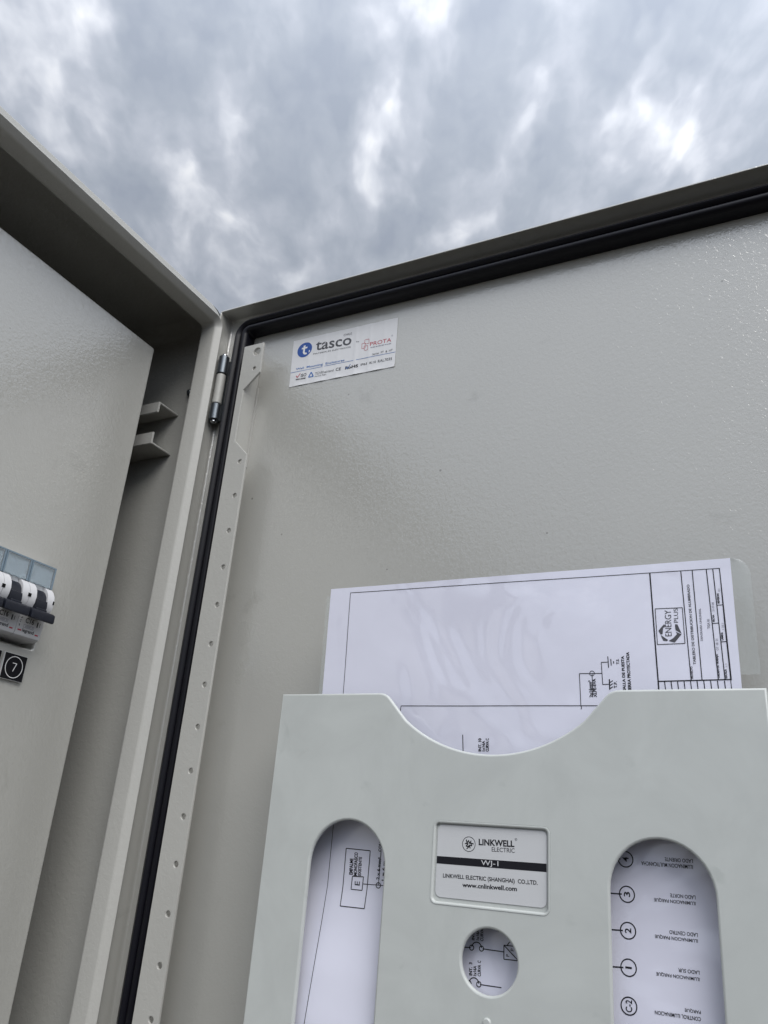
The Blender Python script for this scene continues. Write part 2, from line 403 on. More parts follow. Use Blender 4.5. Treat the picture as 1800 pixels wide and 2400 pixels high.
# angle brackets welded to the hinge-side wall
def bracket(zt, up):
    t = 0.0016; xw, xf, yf, yb = X0 - GUT + 0.0021, -0.3828, -0.4015, -0.450
    if up: pts = [(xw, zt), (xf, zt), (xf, zt + 0.0096), (xf - t, zt + 0.0096), (xf - t, zt + t), (xw, zt + t)]
    else:  pts = [(xw, zt), (xf, zt), (xf, zt - 0.0088), (xf - t, zt - 0.0088), (xf - t, zt - t), (xw, zt - t)]
    V = [(x, y, z) for y in (yf, yb) for x, z in pts]; n = len(pts)
    Fc = [tuple(range(n)), tuple(range(2 * n - 1, n - 1, -1))] + [(k, (k + 1) % n, n + (k + 1) % n, n + k) for k in range(n)]
    bm = bmesh.new(); vs = [bm.verts.new(p) for p in V]
    for q in Fc: bm.faces.new([vs[i] for i in q])
    bmesh.ops.recalc_face_normals(bm, faces=bm.faces)
    bmesh.ops.bevel(bm, geom=list(bm.edges), offset=0.0004, segments=2, affect='EDGES'); bm.verts.index_update()
    out = [tuple(p.co) for p in bm.verts], [tuple(x.index for x in q.verts) for q in bm.faces]; bm.free()
    mk('mounting_bracket', *out, 'paint_rail', cab, 40)
bracket(0.2905, False); bracket(0.2560, True)

def cyl(c, axis, r, h, n=20, cap=0.0004):
    """cylinder from c along unit axis, softened ends"""
    ax = Vector(axis).normalized(); s = ax.orthogonal().normalized(); t = ax.cross(s)
    V = []; Fc = []; prof = [(r - cap, 0), (r, cap), (r, h - cap), (r - cap, h)]
    for rr, hh in prof:
        for k in range(n):
            a = 2 * math.pi * k / n; V.append(tuple(Vector(c) + ax * hh + (s * math.cos(a) + t * math.sin(a)) * rr))
    for j in range(len(prof) - 1):
        for k in range(n): Fc.append((j * n + k, j * n + (k + 1) % n, (j + 1) * n + (k + 1) % n, (j + 1) * n + k))
    Fc.append(tuple(range(n - 1, -1, -1))); Fc.append(tuple(range((len(prof) - 1) * n, len(prof) * n)))
    return V, Fc
# hinge with three knuckles, pin and leaf
hx, hy = -0.4008, -0.3636
hg = mk('hinge', *bevel_box((XD + 0.0003, hy - 0.0018, 0.2790), (hx - 0.0034, hy + 0.0018, 0.3295), 0.0004), 'zinc', cab, 40)
mk('knuckle', *cyl((hx, hy, 0.3156), (0, 0, 1), 0.0039, 0.0150), 'zinc', hg, 40)
mk('knuckle', *cyl((hx, hy, 0.2905), (0, 0, 1), 0.0035, 0.0245), 'paint_rail', hg, 40, label='grey painted middle knuckle of the hinge')
mk('knuckle', *cyl((hx, hy, 0.2772), (0, 0, 1), 0.0039, 0.0128), 'zinc', hg, 40)
mk('pin', *cyl((hx, hy, 0.2750), (0, 0, 1), 0.0022, 0.0582, cap=0.0008), 'steel', hg, 40)
# bolt of the hinge leaf inside the rim
bu, bv = on_y((443, 918), -1.0); xb = X0 - GUT + 0.0021; yb_ = -(-xb - 0.003) / bu
mk('bolt', *join(cyl((xb, yb_, bv * -yb_), (1, 0, 0), 0.0034, 0.0024, 6, 0.0003), cyl((xb + 0.0024, yb_, bv * -yb_), (1, 0, 0), 0.0018, 0.0016, 12)), 'zinc', cab, 40)

# door: sheet with folded flanges
DY0, DY1, DZ0, DZ1 = -0.3700, 0.2330, -0.4500, 0.3700
dprof = [(0.002, XD - 0.0016), (0.0, XD - 0.0010), (0.0, XD + 0.0129), (0.0003, XD + 0.0133), (0.0011, XD + 0.0134), (0.0015, XD + 0.0129),
         (0.0016, XD + 0.0020), (0.0020, XD + 0.0007), (0.0030, XD)]
door = mk('cabinet_door', *sweep(dprof, (DY0, DY1, DZ0, DZ1), 0.0022, door3, (True, True)), 'paint', cab, 40,
          label='open door leaf with folded edges')
# sealing gasket: foamed profile with two ridges
GH = 0.0110
gprof = [(0.0, XD - 0.0002), (0.0002, XD + 0.0068), (0.0012, XD + 0.0098), (0.0032, XD + GH), (0.0050, XD + 0.0102), (0.0060, XD + 0.0082),
         (0.0064, XD + 0.0082), (0.0074, XD + 0.0102), (0.0092, XD + GH - 0.0002), (0.0112, XD + 0.0098), (0.0122, XD + 0.0068), (0.0124, XD - 0.0002)]
mk('gasket', *sweep(gprof, (DY0 + 0.0140, DY1 - 0.0140, DZ0 + 0.0103, DZ1 - 0.0103), 0.0140, door3, n=10), 'rubber', door, 50, label='black ribbed rubber seal around the door edge')
# perforated stiffening rail with a notch below its top lug
XR = -0.3920
out = [(-0.3390, -0.395), (-0.3214, -0.395), (-0.3214, 0.2392), (-0.3335, 0.2512), (-0.3335, 0.2918), (-0.3214, 0.3040), (-0.3216, 0.3286), (-0.3386, 0.3286)]
holes = [circle(-0.3266, 0.3218, 0.0032, 18), circle(-0.3267, 0.3079, 0.0015, 12)]
z = 0.2342
while z > -0.39:
    holes.append(circle(-0.3264 - random.uniform(-1, 1) * 0.0001, z, 0.00170, 12)); z -= 0.0250
rail = mk('perforated_rail', *plate([out] + holes, 0.0018, 0.0003, lambda u, v, w: (w, u, v), XR, 1), 'paint_rail', door, 35, flat_axis=0)
mk('rail_web', *join(bevel_box((XD + 0.0001, -0.3388, -0.3945), (XR - 0.0019, -0.3340, 0.3280), 0.0004), box((XD + 0.0001, -0.3339, 0.2380), (XD + 0.0009, -0.3325, 0.3020))), 'paint_rail', rail, 40)

# concrete footing that carries the cabinet (below the picture)
def footing():
    f = mk('concrete_plinth', *bevel_box((-0.400, -0.590, -1.45), (0.226, -0.365, ZB - GUT - 0.0005), 0.008), 'footing', None, 40)
    f['label'] = 'plain concrete plinth under the grey electrical cabinet'; f['category'] = 'plinth'
footing()

# ------------------------------------------------------------------ breakers and number plates on the dead front
BP = 0.01775; YBK = -0.3910; BZ = 0.0945
BX = -0.3205                                              # right-hand side (x) of the last breaker
def breaker(i):
    ui = -BX - BP * (i + 1)                                # u = -x of its left side
    labels = ['end circuit breaker in the row, directly above the plate numbered 7', 'middle circuit breaker between its two white neighbours', 'circuit breaker farthest from the door in the short row']
    t = thing('circuit_breaker', labels[i], 'breaker', (-(ui + BP / 2), YP, BZ), 'circuit breakers in the inner panel window')
    f3 = lambda u, v, w: (-(ui + u), YBK + w, BZ + v)
    mm = 0.001; Wd = 17.5
    def ext(prof, u0, u1):
        n = len(prof); V = [f3(u * mm, v * mm, w * mm) for u in (u0, u1) for v, w in prof]
        return V, [tuple(range(n)), tuple(range(2 * n - 1, n - 1, -1))] + [(k, (k + 1) % n, n + (k + 1) % n, n + k) for k in range(n)]
    cheek = [(0, -30), (0, -4.2), (0.5, -2.2), (1.4, -1.0), (2.6, -0.5), (11, 0.1), (14.2, 0.5), (15.4, 1.6), (17.4, 3.2), (20, 4.3), (23.5, 4.7), (27, 3.9), (29.6, 2.2), (31.2, 0.4), (31.6, -1.6), (44.6, -1.8), (44.8, -30)]
    low = [(0, -30), (0, -4.2), (0.5, -2.2), (1.4, -1.0), (2.6, -0.5), (11, 0.1), (13.6, 0.3), (14.0, -1.5), (31.2, -1.7), (44.6, -1.8), (44.8, -30)]
    body = mk('body', *join(ext(cheek, 0, 4.75), ext(low, 4.752, 12.748), ext(cheek, 12.75, Wd)), 'bk_body', t, 30)
    drum = [(13.9, -1.2), (14.2, 3.0), (16, 4.9), (19, 5.7), (22.4, 5.1), (22.8, 4.0), (25.6, 3.2), (28.0, 1.4), (29.2, -0.4), (28.8, -1.4)]
    lever = mk('lever', *ext(drum, 5.0, 12.5), 'bk_lever', t, 25)
    hv, hf = bevel_box((0.35, 11.6, 3.9), (17.15, 17.2, 9.4), 1.2, 2)
    hv = [(u, v - 0.32 * (w - 3.9) * 1.0, w) for u, v, w in hv]
    neck = bevel_box((5.2, 13.2, 1.0), (12.3, 17.4, 7.0), 0.4, 1)
    mk('handle', *join(([f3(u * mm, v * mm, w * mm) for u, v, w in hv], hf), ([f3(u * mm, v * mm, w * mm) for u, v, w in neck[0]], neck[1])), 'bk_lever', lever, 30)
    # clear bluish label holder
    cv = mk('label_cover', *lift3(bevel_box((0.25, 31.9, -0.9), (17.25, 44.6, 0.3), 0.25, 1), f3, mm), 'bk_cover', t, 30, label='clear bluish label window')
    mk('label_card', *lift3(box((1.2, 32.6, -1.55), (16.3, 43.9, -1.2)), f3, mm), 'bk_card', cv)
    e = 0.34
    mk('cover_frame', *join(lift3(box((0.1, 43.9, -1.0), (17.4, 44.75, e)), f3, mm), lift3(box((0.1, 31.75, -1.0), (0.95, 43.85, e)), f3, mm), lift3(box((16.4, 31.75, -1.0), (17.4, 43.85, e)), f3, mm)), 'bk_cover_edge', cv)
    mk('hole_shade_block', *join(lift3(box((-0.05, 22.2, 4.4), (0.95, 24.2, 4.78)), f3, mm), lift3(box((Wd - 0.95, 22.2, 4.4), (Wd + 0.05, 24.2, 4.78)), f3, mm)), 'hole_shade', body)  # black blocks stand in for the shade inside small square holes
    # print on the sloping lower face
    def fp(u, v):
        w = -0.5 + (v - 2.6) * (0.6 / 8.4) if v < 11 else 0.1 + (v - 11) * 0.125
        return f3(u * mm, v * mm, (w + 0.06) * mm)
    flat('rating_text', text2('C16', (5.0, 8.7), (10.9, 8.7), (5.0, 11.7), 0.02), fp, 'bk_print', body)
    flat('maker_text', text2('legrand', (4.6, 2.9), (12.6, 2.9), (4.6, 5.5), 0.03), fp, 'bk_print', body)
    flat('red_dash', join(line2((1.4, 4.1), (4.0, 4.1), 0.75), line2((13.6, 3.7), (15.9, 3.7), 0.75)), fp, 'red', body)
    bxp = join(line2((4.7, 7.6), (11.6, 7.6), 0.22), line2((4.7, 6.0), (11.6, 6.0), 0.22), line2((4.7, 6.0), (4.7, 7.6), 0.22), line2((11.6, 6.0), (11.6, 7.6), 0.22))
    flat('rating_box', join(bxp, text2('6000 3', (5.8, 6.3), (11.0, 6.3), (5.8, 7.3), 0.01)), fp, 'ink_grey', body)
    sym = join(line2((13.6, 8.0), (13.6, 11.0), 0.9), line2((15.2, 8.3), (15.2, 10.6), 0.35), line2((1.8, 6.2), (1.8, 7.4), 0.5), ring2((2.0, 9.0), 0.6, 0.3, 40, 300), line2((1.6, 10.6), (2.6, 11.4), 0.4))
    flat('wiring_marks', sym, fp, 'bk_print', body)
    return t
def lift3(part, f3, mm): return [f3(u * mm, v * mm, w * mm) for u, v, w in part[0]], part[1]
for i in range(3): breaker(i)

def number_plate(k, label, digit):
    u1 = 0.3218 - 0.0176 * k; u0 = u1 - 0.0155; v0, v1 = 0.0721, 0.0868
    t = thing('number_plate', label, 'plate', (-(u0 + u1) / 2, YP, v0), 'engraved plates under the breakers')
    f = lambda u, v, w: (-u, YP + w, v)
    bv = bevel_box((u0, v0, 0.0001), (u1, v1, 0.0019), 0.0001, 1)
    b = mk('base', [f(*p) for p in bv[0]], bv[1], 'plate_white', t)
    fc = poly2([(u0 + 0.0002, v0 + 0.0002), (u1 - 0.0002, v0 + 0.0002), (u1 - 0.0002, v1 - 0.0002), (u0 + 0.0002, v1 - 0.0002)])
    flat('face', fc, lambda u, v: f(u, v, 0.00195), 'plate_black', t)
    g = lambda u, v: f(u, v, 0.00202)
    c = ((u0 + u1) / 2, (v0 + v1) / 2)
    flat('ring', ring2(c, 0.0057, 0.00042, n=40, r2=0.0059), g, 'print_white', t)
    if digit:
        flat('numeral', join(line2((c[0] - 0.0014, c[1] + 0.0022), (c[0] + 0.0014, c[1] + 0.0022), 0.00045), line2((c[0] + 0.0014, c[1] + 0.0023), (c[0] - 0.0003, c[1] - 0.0024), 0.00045)), g, 'print_white', t)
number_plate(0, 'black square plate engraved with a circled white 7', True)
number_plate(1, 'black engraved plate beside the one numbered 7', False)

# ------------------------------------------------------------------ sticker in the corner of the door
def sticker():
    t = thing('maker_sticker', 'creased white rectangular sticker printed tasco, in the upper corner of the open door', 'sticker', (XD, -0.2650, 0.2960))
    TL, TR, BR, BL = (-0.3074, 0.3362), (-0.2228, 0.3351), (-0.2226, 0.2960), (-0.3059, 0.2971)
    def sx(y, z):
        cr = 0.0
        for c, a in ((-0.292, .00012), (-0.279, .00016), (-0.268, .00012), (-0.254, .00022), (-0.243, .00018), (-0.232, .00010)):
            cr += a * math.exp(-((y - c + 0.03 * (z - 0.31)) / 0.0011) ** 2)
        edge = max(0.0, (0.2992 - z) / 0.003) * 0.00035 * (0.5 + 0.5 * math.sin((y + .3) * 420))
        return XD + 0.00030 + cr + edge + 0.00008 * mnoise.noise(Vector((y * 90, z * 90, 3)))
    nu, nv = 90, 34; V = []; Fc = []
    for j in range(nv + 1):
        for i in range(nu + 1):
            a, b = i / nu, j / nv
            y = (BL[0] * (1 - a) + BR[0] * a) * (1 - b) + (TL[0] * (1 - a) + TR[0] * a) * b
            zz = (BL[1] * (1 - a) + BR[1] * a) * (1 - b) + (TL[1] * (1 - a) + TR[1] * a) * b
            V.append((sx(y, zz), y, zz))
    for j in range(nv):
        for i in range(nu): Fc.append((j * (nu + 1) + i, j * (nu + 1) + i + 1, (j + 1) * (nu + 1) + i + 1, (j + 1) * (nu + 1) + i))
    sh = mk('sticker_sheet', V, Fc, 'sticker_white', t, smooth=80, recalc=False)
    mod = sh.modifiers.new('thickness', 'SOLIDIFY'); mod.thickness = 0.00012; mod.offset = -1
    z = zoomer(640, 720, 4.879); P = lambda x, y: on_x(z(x, y), XD + 0.0004)
    lf = lambda u, v: (sx(u, v) + 0.00010, u, v)
    def T(s, x0, y0, x1, y1, h, m, bold=0.0, name='lettering'):
        flat(name, text2(s, P(x0, y0), P(x1, y1), P(x0 + 0.10 * h, y0 - h), bold), lf, m, t)
    c = P(362, 487); r = abs(P(445, 470)[0] - P(279, 503)[0]) / 2
    flat('logo_disc', poly2(circle(*c, r, 40)), lf, 'blue', t, 'blue disc with a white letter t')
    lf2 = lambda u, v: (sx(u, v) + 0.00016, u, v)
    tt = join(line2((c[0] - .08 * r, c[1] + .60 * r), (c[0] - .08 * r, c[1] - .30 * r), .26 * r), line2((c[0] - .42 * r, c[1] + .24 * r), (c[0] + .34 * r, c[1] + .24 * r), .22 * r),
              ring2((c[0] + .20 * r, c[1] - .28 * r), .28 * r, .25 * r, 180, 300, 12))
    flat('logo_letter', tt, lf2, 'print_white', t)
    T('tasco', 485, 497, 893, 428, 100, 'ink_dark_grey', 0.012)
    T('MATERIALES ELÉCTRICOS', 460, 543, 886, 462, 20, 'ink_dark_grey')
    T('CHILE', 806, 333, 900, 311, 25, 'ink_dark_grey')
    T('by', 952, 407, 984, 400, 20, 'ink_dark_grey')
    T('PROTA', 1108, 445, 1350, 392, 44, 'red', 0.0)
    T('®', 1352, 335, 1370, 331, 18, 'ink_grey')
    lw = 0.00028
    sq = []
    for pts in ([(1015, 418), (1052, 408), (1052, 465), (1015, 474), (1015, 418)], [(1048, 375), (1098, 364), (1098, 412), (1060, 420), (1048, 405), (1048, 375)], [(1040, 445), (1082, 437), (1082, 485), (1050, 495), (1040, 480), (1040, 445)]):
        for a, b in zip(pts, pts[1:]): sq.append(line2(P(*a), P(*b), lw))
    flat('logo_mark', join(*sq), lf, 'red', t)
    marks = []
    x = 1115.0
    while x < 1335:
        w = random.choice((14, 22, 30)); y = 462 - (x - 1115) * 0.205
        marks.append(line2(P(x, y), P(x + w, y - w * .205), 0.0007)); x += w + 7
    flat('small_print', join(*marks), lf, 'ink_grey', t)
    T('Series  PT  &  HT', 1135, 551, 1365, 500, 24, 'ink_dark_grey')
    T('Wall  Mounting  Enclosures', 260, 727, 815, 622, 30, 'blue_mid', 0.012)
    flat('rule', line2(P(200, 752), P(1400, 510), 0.00032), lf, 'blue_mid', t)
    flat('check_mark', join(line2(P(266, 785), P(278, 803), 0.0007), line2(P(278, 805), P(312, 755), 0.0006)), lf, 'red', t)
    T('ISO', 316, 800, 380, 786, 36, 'ink_dark_grey', 0.02)
    T('9001:2008', 258, 838, 370, 818, 17, 'ink', 0.03)
    tri = [(405, 800), (436, 742), (460, 790), (405, 800)]
    flat('triangle_mark', join(*[line2(P(*a), P(*b), 0.0008) for a, b in zip(tri, tri[1:])]), lf, 'blue_mid', t)
    T('TÜVRheinland', 480, 775, 690, 733, 34, 'ink_dark_grey')
    T('Precisely Right.', 475, 804, 610, 778, 20, 'ink_dark_grey')
    T('CE', 716, 731, 775, 719, 34, 'ink', 0.01)
    T('RoHS', 822, 713, 970, 684, 34, 'ink', 0.03)
    flat('check_mark', join(line2(P(828, 690), P(848, 702), 0.0006), line2(P(848, 704), P(885, 650), 0.0005)), lf, 'blue_mid', t)
    T('IP65', 1000, 671, 1075, 656, 26, 'ink_dark_grey', 0.01); T('IK10', 1098, 651, 1175, 635, 26, 'ink_dark_grey', 0.01)
    T('RAL7035', 1197, 634, 1358, 602, 32, 'ink_dark_grey', 0.01)
sticker()

# ------------------------------------------------------------------ document pocket
XPK = -0.3700
def pocket():
    t = thing('document_pocket', 'pale grey plastic document pocket with scooped top and oval windows fixed to the door', 'document pocket', (XD, -0.135, -0.195))
    q = XPK / -1.0; k = -q
    y0, y1, zt, zb = -0.6858 * q, -0.0440 * q, 0.1986 * q, -0.192
    cy, cz, rr = -0.3660 * q, 0.1144, 0.0698
    pts = [(y0, zb), (y1, zb), (y1, zt)]
    # scoop: right corner, arc, left corner
    arc = []
    for i in range(41):
        a = math.radians(231 + 78 * (1 - i / 40)); arc.append((cy + rr * math.cos(a), cz + rr * math.sin(a)))
    def fillet(c, a, b, r=0.0038, n=7):
        res = []
        va = Vector((a[0] - c[0], a[1] - c[1])).normalized(); vb = Vector((b[0] - c[0], b[1] - c[1])).normalized()
        for i in range(n + 1):
            s = i / n; p = (1 - s) ** 2 * (Vector(c) + va * r) + 2 * s * (1 - s) * Vector(c) + s * s * (Vector(c) + vb * r); res.append(tuple(p))
        return res
    ra, la = arc[0], arc[-1]
    sl = 0.90     # run-out of the scoop to the top edge
    cr = (ra[0] + (zt - ra[1]) * sl, zt); cl = (la[0] - (zt - la[1]) * sl, zt)
    pts += fillet(cr, (y1, zt), ra) + arc + fillet(cl, la, (y0, zt)) + [(y0, zt)]
    def oval(ya, yb, ztop, zbot):
        r = (yb - ya) / 2; c = (ya + yb) / 2
        return [(c + r * math.cos(math.radians(a)), ztop - r + r * math.sin(math.radians(a))) for a in range(0, 181, 9)] + \
               [(c - r * math.cos(math.radians(a)), zbot + r - r * math.sin(math.radians(a))) for a in range(0, 181, 9)]
    lo = oval(-0.6117 * q, -0.5020 * q, 0.0337 * q, -0.150); ro = oval(-0.2222 * q, -0.1124 * q, 0.0344 * q, -0.150)
    ci = circle(-0.3606 * q, -0.1075 * q, 0.0337 * q, 48)
    py0, py1, pz0, pz1 = -0.4352 * q, -0.2912 * q, -0.0524 * q, 0.0380 * q
    rec = rrect(py0, py1, pz0, pz1, 0.0022, 4)
    front = mk('front_panel', *plate([pts, lo, ro, ci, rec], 0.0026, 0.0010, door3, XPK, 2), 'pocket_plastic', t, 35, flat_axis=0)
    mk('recess_floor', *bevel_box((XPK - 0.0032, py0 - 0.002, pz0 - 0.002), (XPK - 0.0013, py1 + 0.002, pz1 + 0.002), 0.0002, 1), 'pocket_plastic', front, 35)
    rx = XPK - 0.0012
    mk('recess_lip', *sweep([(-0.0008, XPK - 0.0004), (-0.0006, XPK + 0.0002), (-0.0001, XPK + 0.00025), (0.0004, XPK - 0.0001), (0.0006, XPK - 0.0012)], (py0, py1, pz0, pz1), 0.0022, door3, n=5), 'pocket_plastic', front, 60)
    mk('stud', *cyl((XPK - 0.0005, -0.3609 * q, -0.1672 * q), (1, 0, 0), 0.0018, 0.0013, 16, 0.0005), 'pocket_plastic', front, 40)
    # side walls, bottom and back sheet
    th = 0.0022
    mk('side_wall', *bevel_box((XD + 0.0018, y0, zb + 0.0022), (XPK - 0.0027, y0 + th, zt - 0.0006), 0.0004, 1), 'pocket_plastic', t, 40)
    mk('side_wall', *bevel_box((XD + 0.0018, y1 - th, zb + 0.0022), (XPK - 0.0027, y1, zt - 0.0006), 0.0004, 1), 'pocket_plastic', t, 40)
    mk('bottom_wall', *bevel_box((XD + 0.0018, y0, zb), (XPK - 0.0027, y1, zb + th), 0.0004, 1), 'pocket_plastic', t, 40)
    mk('back_sheet', *bevel_box((XD + 0.0002, y0, zb), (XD + 0.0017, y1, zt - 0.0006), 0.0003, 1), 'pocket_plastic', t, 40)
    # maker label in the recess
    lx = XPK - 0.0012
    z5 = zoomer(980, 1900, 4.424); P = lambda x, y: on_x(z5(x, y), lx)
    ly0, ly1, lz0, lz1 = -0.4305 * q * 1.003, -0.2930 * q * 1.003, -0.0462 * q * 1.003, 0.0355 * q * 1.003
    lab = mk('maker_label', *plate([rrect(ly0, ly1, lz0, lz1, 0.0026, 6)], 0.0003, 0.00006, door3, lx + 0.00022, 1), 'label_white', t, 35, flat_axis=0, label='white label printed LINKWELL ELECTRIC WJ-1')
    lf = lambda u, v: (lx + 0.00027, u, v); lf2 = lambda u, v: (lx + 0.00034, u, v)
    flat('black_band', poly2([(ly0 + .0001, -0.0094 * q), (ly1 - .0001, -0.0086 * q), (ly1 - .0001, 0.0003 * q), (ly0 + .0001, -0.0010 * q)]), lf, 'ink', lab)
    def T(s, x0, y0, x1, y1, h, m, bold=0.0, f=lf):
        flat('lettering', text2(s, P(x0, y0), P(x1, y1), P(x0, y0 - h), bold), f, m, lab)
    T('LINKWELL', 630, 358, 1000, 379, 66, 'ink', 0.03); T('®', 1003, 312, 1030, 314, 28, 'ink_dark_grey')
    T('ELECTRIC', 765, 424, 1003, 438, 46, 'ink_dark_grey', 0.006)
    T('WJ-1', 655, 580, 835, 592, 68, 'label_white', 0.004, lf2)
    T('LINKWELL ELECTRIC (SHANGHAI)  CO.,LTD.', 260, 706, 1242, 784, 56, 'ink', 0.02)
    T('www.cnlinkwell.com', 460, 792, 1027, 836, 48, 'ink', 0.028)
    c = P(528, 347); rg = abs(P(594, 350)[0] - P(462, 344)[0]) / 2
    flat('logo_ring', ring2(c, rg, rg * .085, n=40), lf, 'ink', lab)
    segs = []
    for a0 in (90, 210, 330):
        ca, sa = math.cos(math.radians(a0 - 90)), math.sin(math.radians(a0 - 90))
        zz = [(-.42, .62), (-.30, .12), (-.05, .52), (.10, .08), (.36, .50)]
        pr = [(c[0] + rg * (x * ca - y * sa), c[1] + rg * (x * sa + y * ca)) for x, y in zz]
        segs += [line2(a, b, rg * .15) for a, b in zip(pr, pr[1:])]
    flat('logo_mark', join(*segs), lf, 'ink', lab)
pocket()

# ------------------------------------------------------------------ laminated drawing standing in the pocket
PZ = [(0.20, -0.3800), (0.1340, -0.3800), (0.0762, -0.3818), (0.0400, -0.3832), (0.0106, -0.3843), (-0.0179, -0.3841), (-0.0330, -0.3820), (-0.0536, -0.3786), (-0.0757, -0.3762), (-0.11, -0.3762), (-0.17, -0.3790)]
def paper_x(y, z):
    a = PZ[0][1]
    for (z1, x1), (z0, x0) in zip(PZ, PZ[1:]):
        if z >= z0:
            s = min(1, max(0, (z - z0) / (z1 - z0))); a = x0 + (x1 - x0) * s; break
    # the bulge is strongest at the hinge-side third; the free side stays flatter
    w = min(1, max(0, (-0.085 - y) / 0.12)); w = w * w * (3 - 2 * w)
    return a * (0.35 + 0.65 * w) + (-0.3800 - 0.0016 * min(1, max(0, (0.134 - z) / 0.2))) * (0.65 - 0.65 * w) + 0.00055 * mnoise.noise(Vector((y * 22, z * 22, 1.7)))
def P_paper(px, py):
    X = -0.380
    for _ in range(6):
        y, z = on_x((px, py), X); X = paper_x(y, z)
    return y, z
def sheet_mesh(inside, y0, y1, z0, z1, nu, nv, off):
    V = []; Fc = []; idx = {}
    for j in range(nv + 1):
        for i in range(nu + 1):
            y = y0 + (y1 - y0) * i / nu; z = z0 + (z1 - z0) * j / nv
            V.append((paper_x(y, z) + off, y, z))
    for j in range(nv):
        for i in range(nu): Fc.append((j * (nu + 1) + i, j * (nu + 1) + i + 1, (j + 1) * (nu + 1) + i + 1, (j + 1) * (nu + 1) + i))
    return V, Fc
def drawing():
    t = thing('laminated_drawing', 'white laminated wiring diagram sheet standing in the plastic document pocket', 'drawing', (-0.381, -0.131, -0.163))
    pa = mk('paper', *sheet_mesh(None, -0.2362, -0.0264, -0.163, 0.1343, 60, 90, 0.0), 'paper', t, smooth=80, recalc=False)
    pa.modifiers.new('thickness', 'SOLIDIFY').thickness = 0.00025; pa.modifiers['thickness'].offset = -1
    # clear film margin around the paper: wide at the free side, a sliver at the hinge side
    V = []; Fc = []
    prof = []
    for j in range(41):
        z = 0.0815 + (0.1343 - 0.0815) * j / 40
        w = 0.0078 if z < 0.1255 else 0.0078 * math.sqrt(max(0.0, 1 - ((z - 0.1255) / 0.0088) ** 2))
        prof.append((z, max(w, 0.0003)))
    for j, (z, w) in enumerate(prof):
        for i in range(9):
            y = -0.0263 + w * i / 8; bow = 0.0008 * math.sin(i / 8 * 2.4) * math.sin(z * 60)
            V.append((paper_x(y, z) - 0.0002 + bow, y, z))
        if j:
            for i in range(8): Fc.append(((j - 1) * 9 + i, (j - 1) * 9 + i + 1, j * 9 + i + 1, j * 9 + i))
    fm = mk('laminate_film', V, Fc, 'film', t, recalc=False, smooth=80, label='clear film margin beside the paper')
    V2 = []; F2 = []
    for j in range(41):
        z = -0.16 + (0.130 + 0.16) * j / 40
        for i in range(3):
            y = -0.2363 - 0.0022 * i / 2; V2.append((paper_x(y, z) - 0.0001, y, z))
        if j:
            for i in range(2): F2.append(((j - 1) * 3 + i, (j - 1) * 3 + i + 1, j * 3 + i + 1, j * 3 + i))
    mk('laminate_film', V2, F2, 'film', t, recalc=False, smooth=80)
    lf = lambda u, v: (paper_x(u, v) + 0.00012, u, v)
    A = zoomer(1340, 1300, 3.606); B8 = zoomer(1520, 1320, 6.91); B = zoomer(1000, 1640, 6.9125)
    C6 = zoomer(680, 1880, 4.254); C5 = zoomer(980, 1900, 4.424); C7 = zoomer(1400, 1940, 4.81)
    ink = {'ink': [], 'ink_grey': [], 'ink_dark_grey': []}
    def Ln(zf, pts, w=0.00032, m='ink'):
        q = [P_paper(*zf(*p)) for p in pts]
        for a, b in zip(q, q[1:]): ink[m].append(line2(a, b, w))
    def up(s, zf, x0, x1, yb, yt, m='ink', bold=0.0, lean=0.0, nm='lettering'):
        """text reading upwards: glyph tops at x0, baseline at x1, from yb (start) to yt (end)"""
        o = P_paper(*zf(x1, yb)); e = P_paper(*zf(x1 + lean, yt)); u = P_paper(*zf(x0, yb))
        flat(nm, text2(s, o, e, (u[0], o[1]), bold), lf, m, pa)
    def flip(s, x0, x1, y0, y1):
        """text turned upside down: begins at the right"""
        o = P_paper(*C7(x1, y0 + 0.045 * (x1 - x0) * 0 + 0)); e = P_paper(*C7(x0, y0)); u = P_paper(*C7(x1, y1))
        zz = (o[1] + e[1]) / 2; hh = abs(u[1] - o[1])
        flat('lettering', text2(s, (o[0], zz), (e[0], zz), (o[0], zz - hh), 0.012), lf, 'ink', pa)
    I = lambda x, y: (x, y)
    # sheet border and title block
    Ln(I, [(713, 2400), (735, 2270), (755, 2155), (768, 2075), (782, 1930), (805, 1621), (821.7, 1389.5), A(1248, 115), A(1290, 560), A(1350, 1120)], 0.00030)
    Ln(A, [(660, 155), (735, 1125)], 0.00060)
    for xt, xb in ((922, 1010), (1018, 1102), (1137, 1240), (1192, 1297), (1248, 1350)): Ln(A, [(xt, 140 - (xt - 922) * .08), (xb, 1062)], 0.00040)
    Ln(A, [(732, 1071), (1345, 1055)], 0.00050)
    for k, xx in enumerate((790, 845, 900, 955, 1010, 1065, 1122, 1180, 1238, 1297)): Ln(A, [(xx - 6, 1066), (xx + 6, 1160)], 0.00040)
    Ln(A, [(735, 1125), (738, 1180)], 0.0006); Ln(A, [(1350, 1120), (1356, 1180)], 0.0004)
    Ln(A, [(1190, 582), (1241, 578)]); Ln(A, [(1225, 427), (1281, 424)]); Ln(A, [(1262, 737), (1313, 734)])
    Ln(A, [(705, 458), (935, 448), (958, 750), (725, 760), (705, 458)], 0.00035, 'ink_dark_grey')
    for pts in ([(160, 1095), (245, 993), (268, 1000), (262, 1035), (238, 1045), (227, 1150), (197, 1155)], [(197, 1162), (318, 1243), (300, 1262), (240, 1256)],
                [(325, 1258), (400, 1215), (464, 1146), (440, 1110), (535, 1152), (425, 1285)], [(430, 990), (468, 990), (538, 1142), (440, 1085), (430, 1030)]):
        ink['ink_dark_grey'].append(poly2([P_paper(*B8(*p)) for p in pts]))
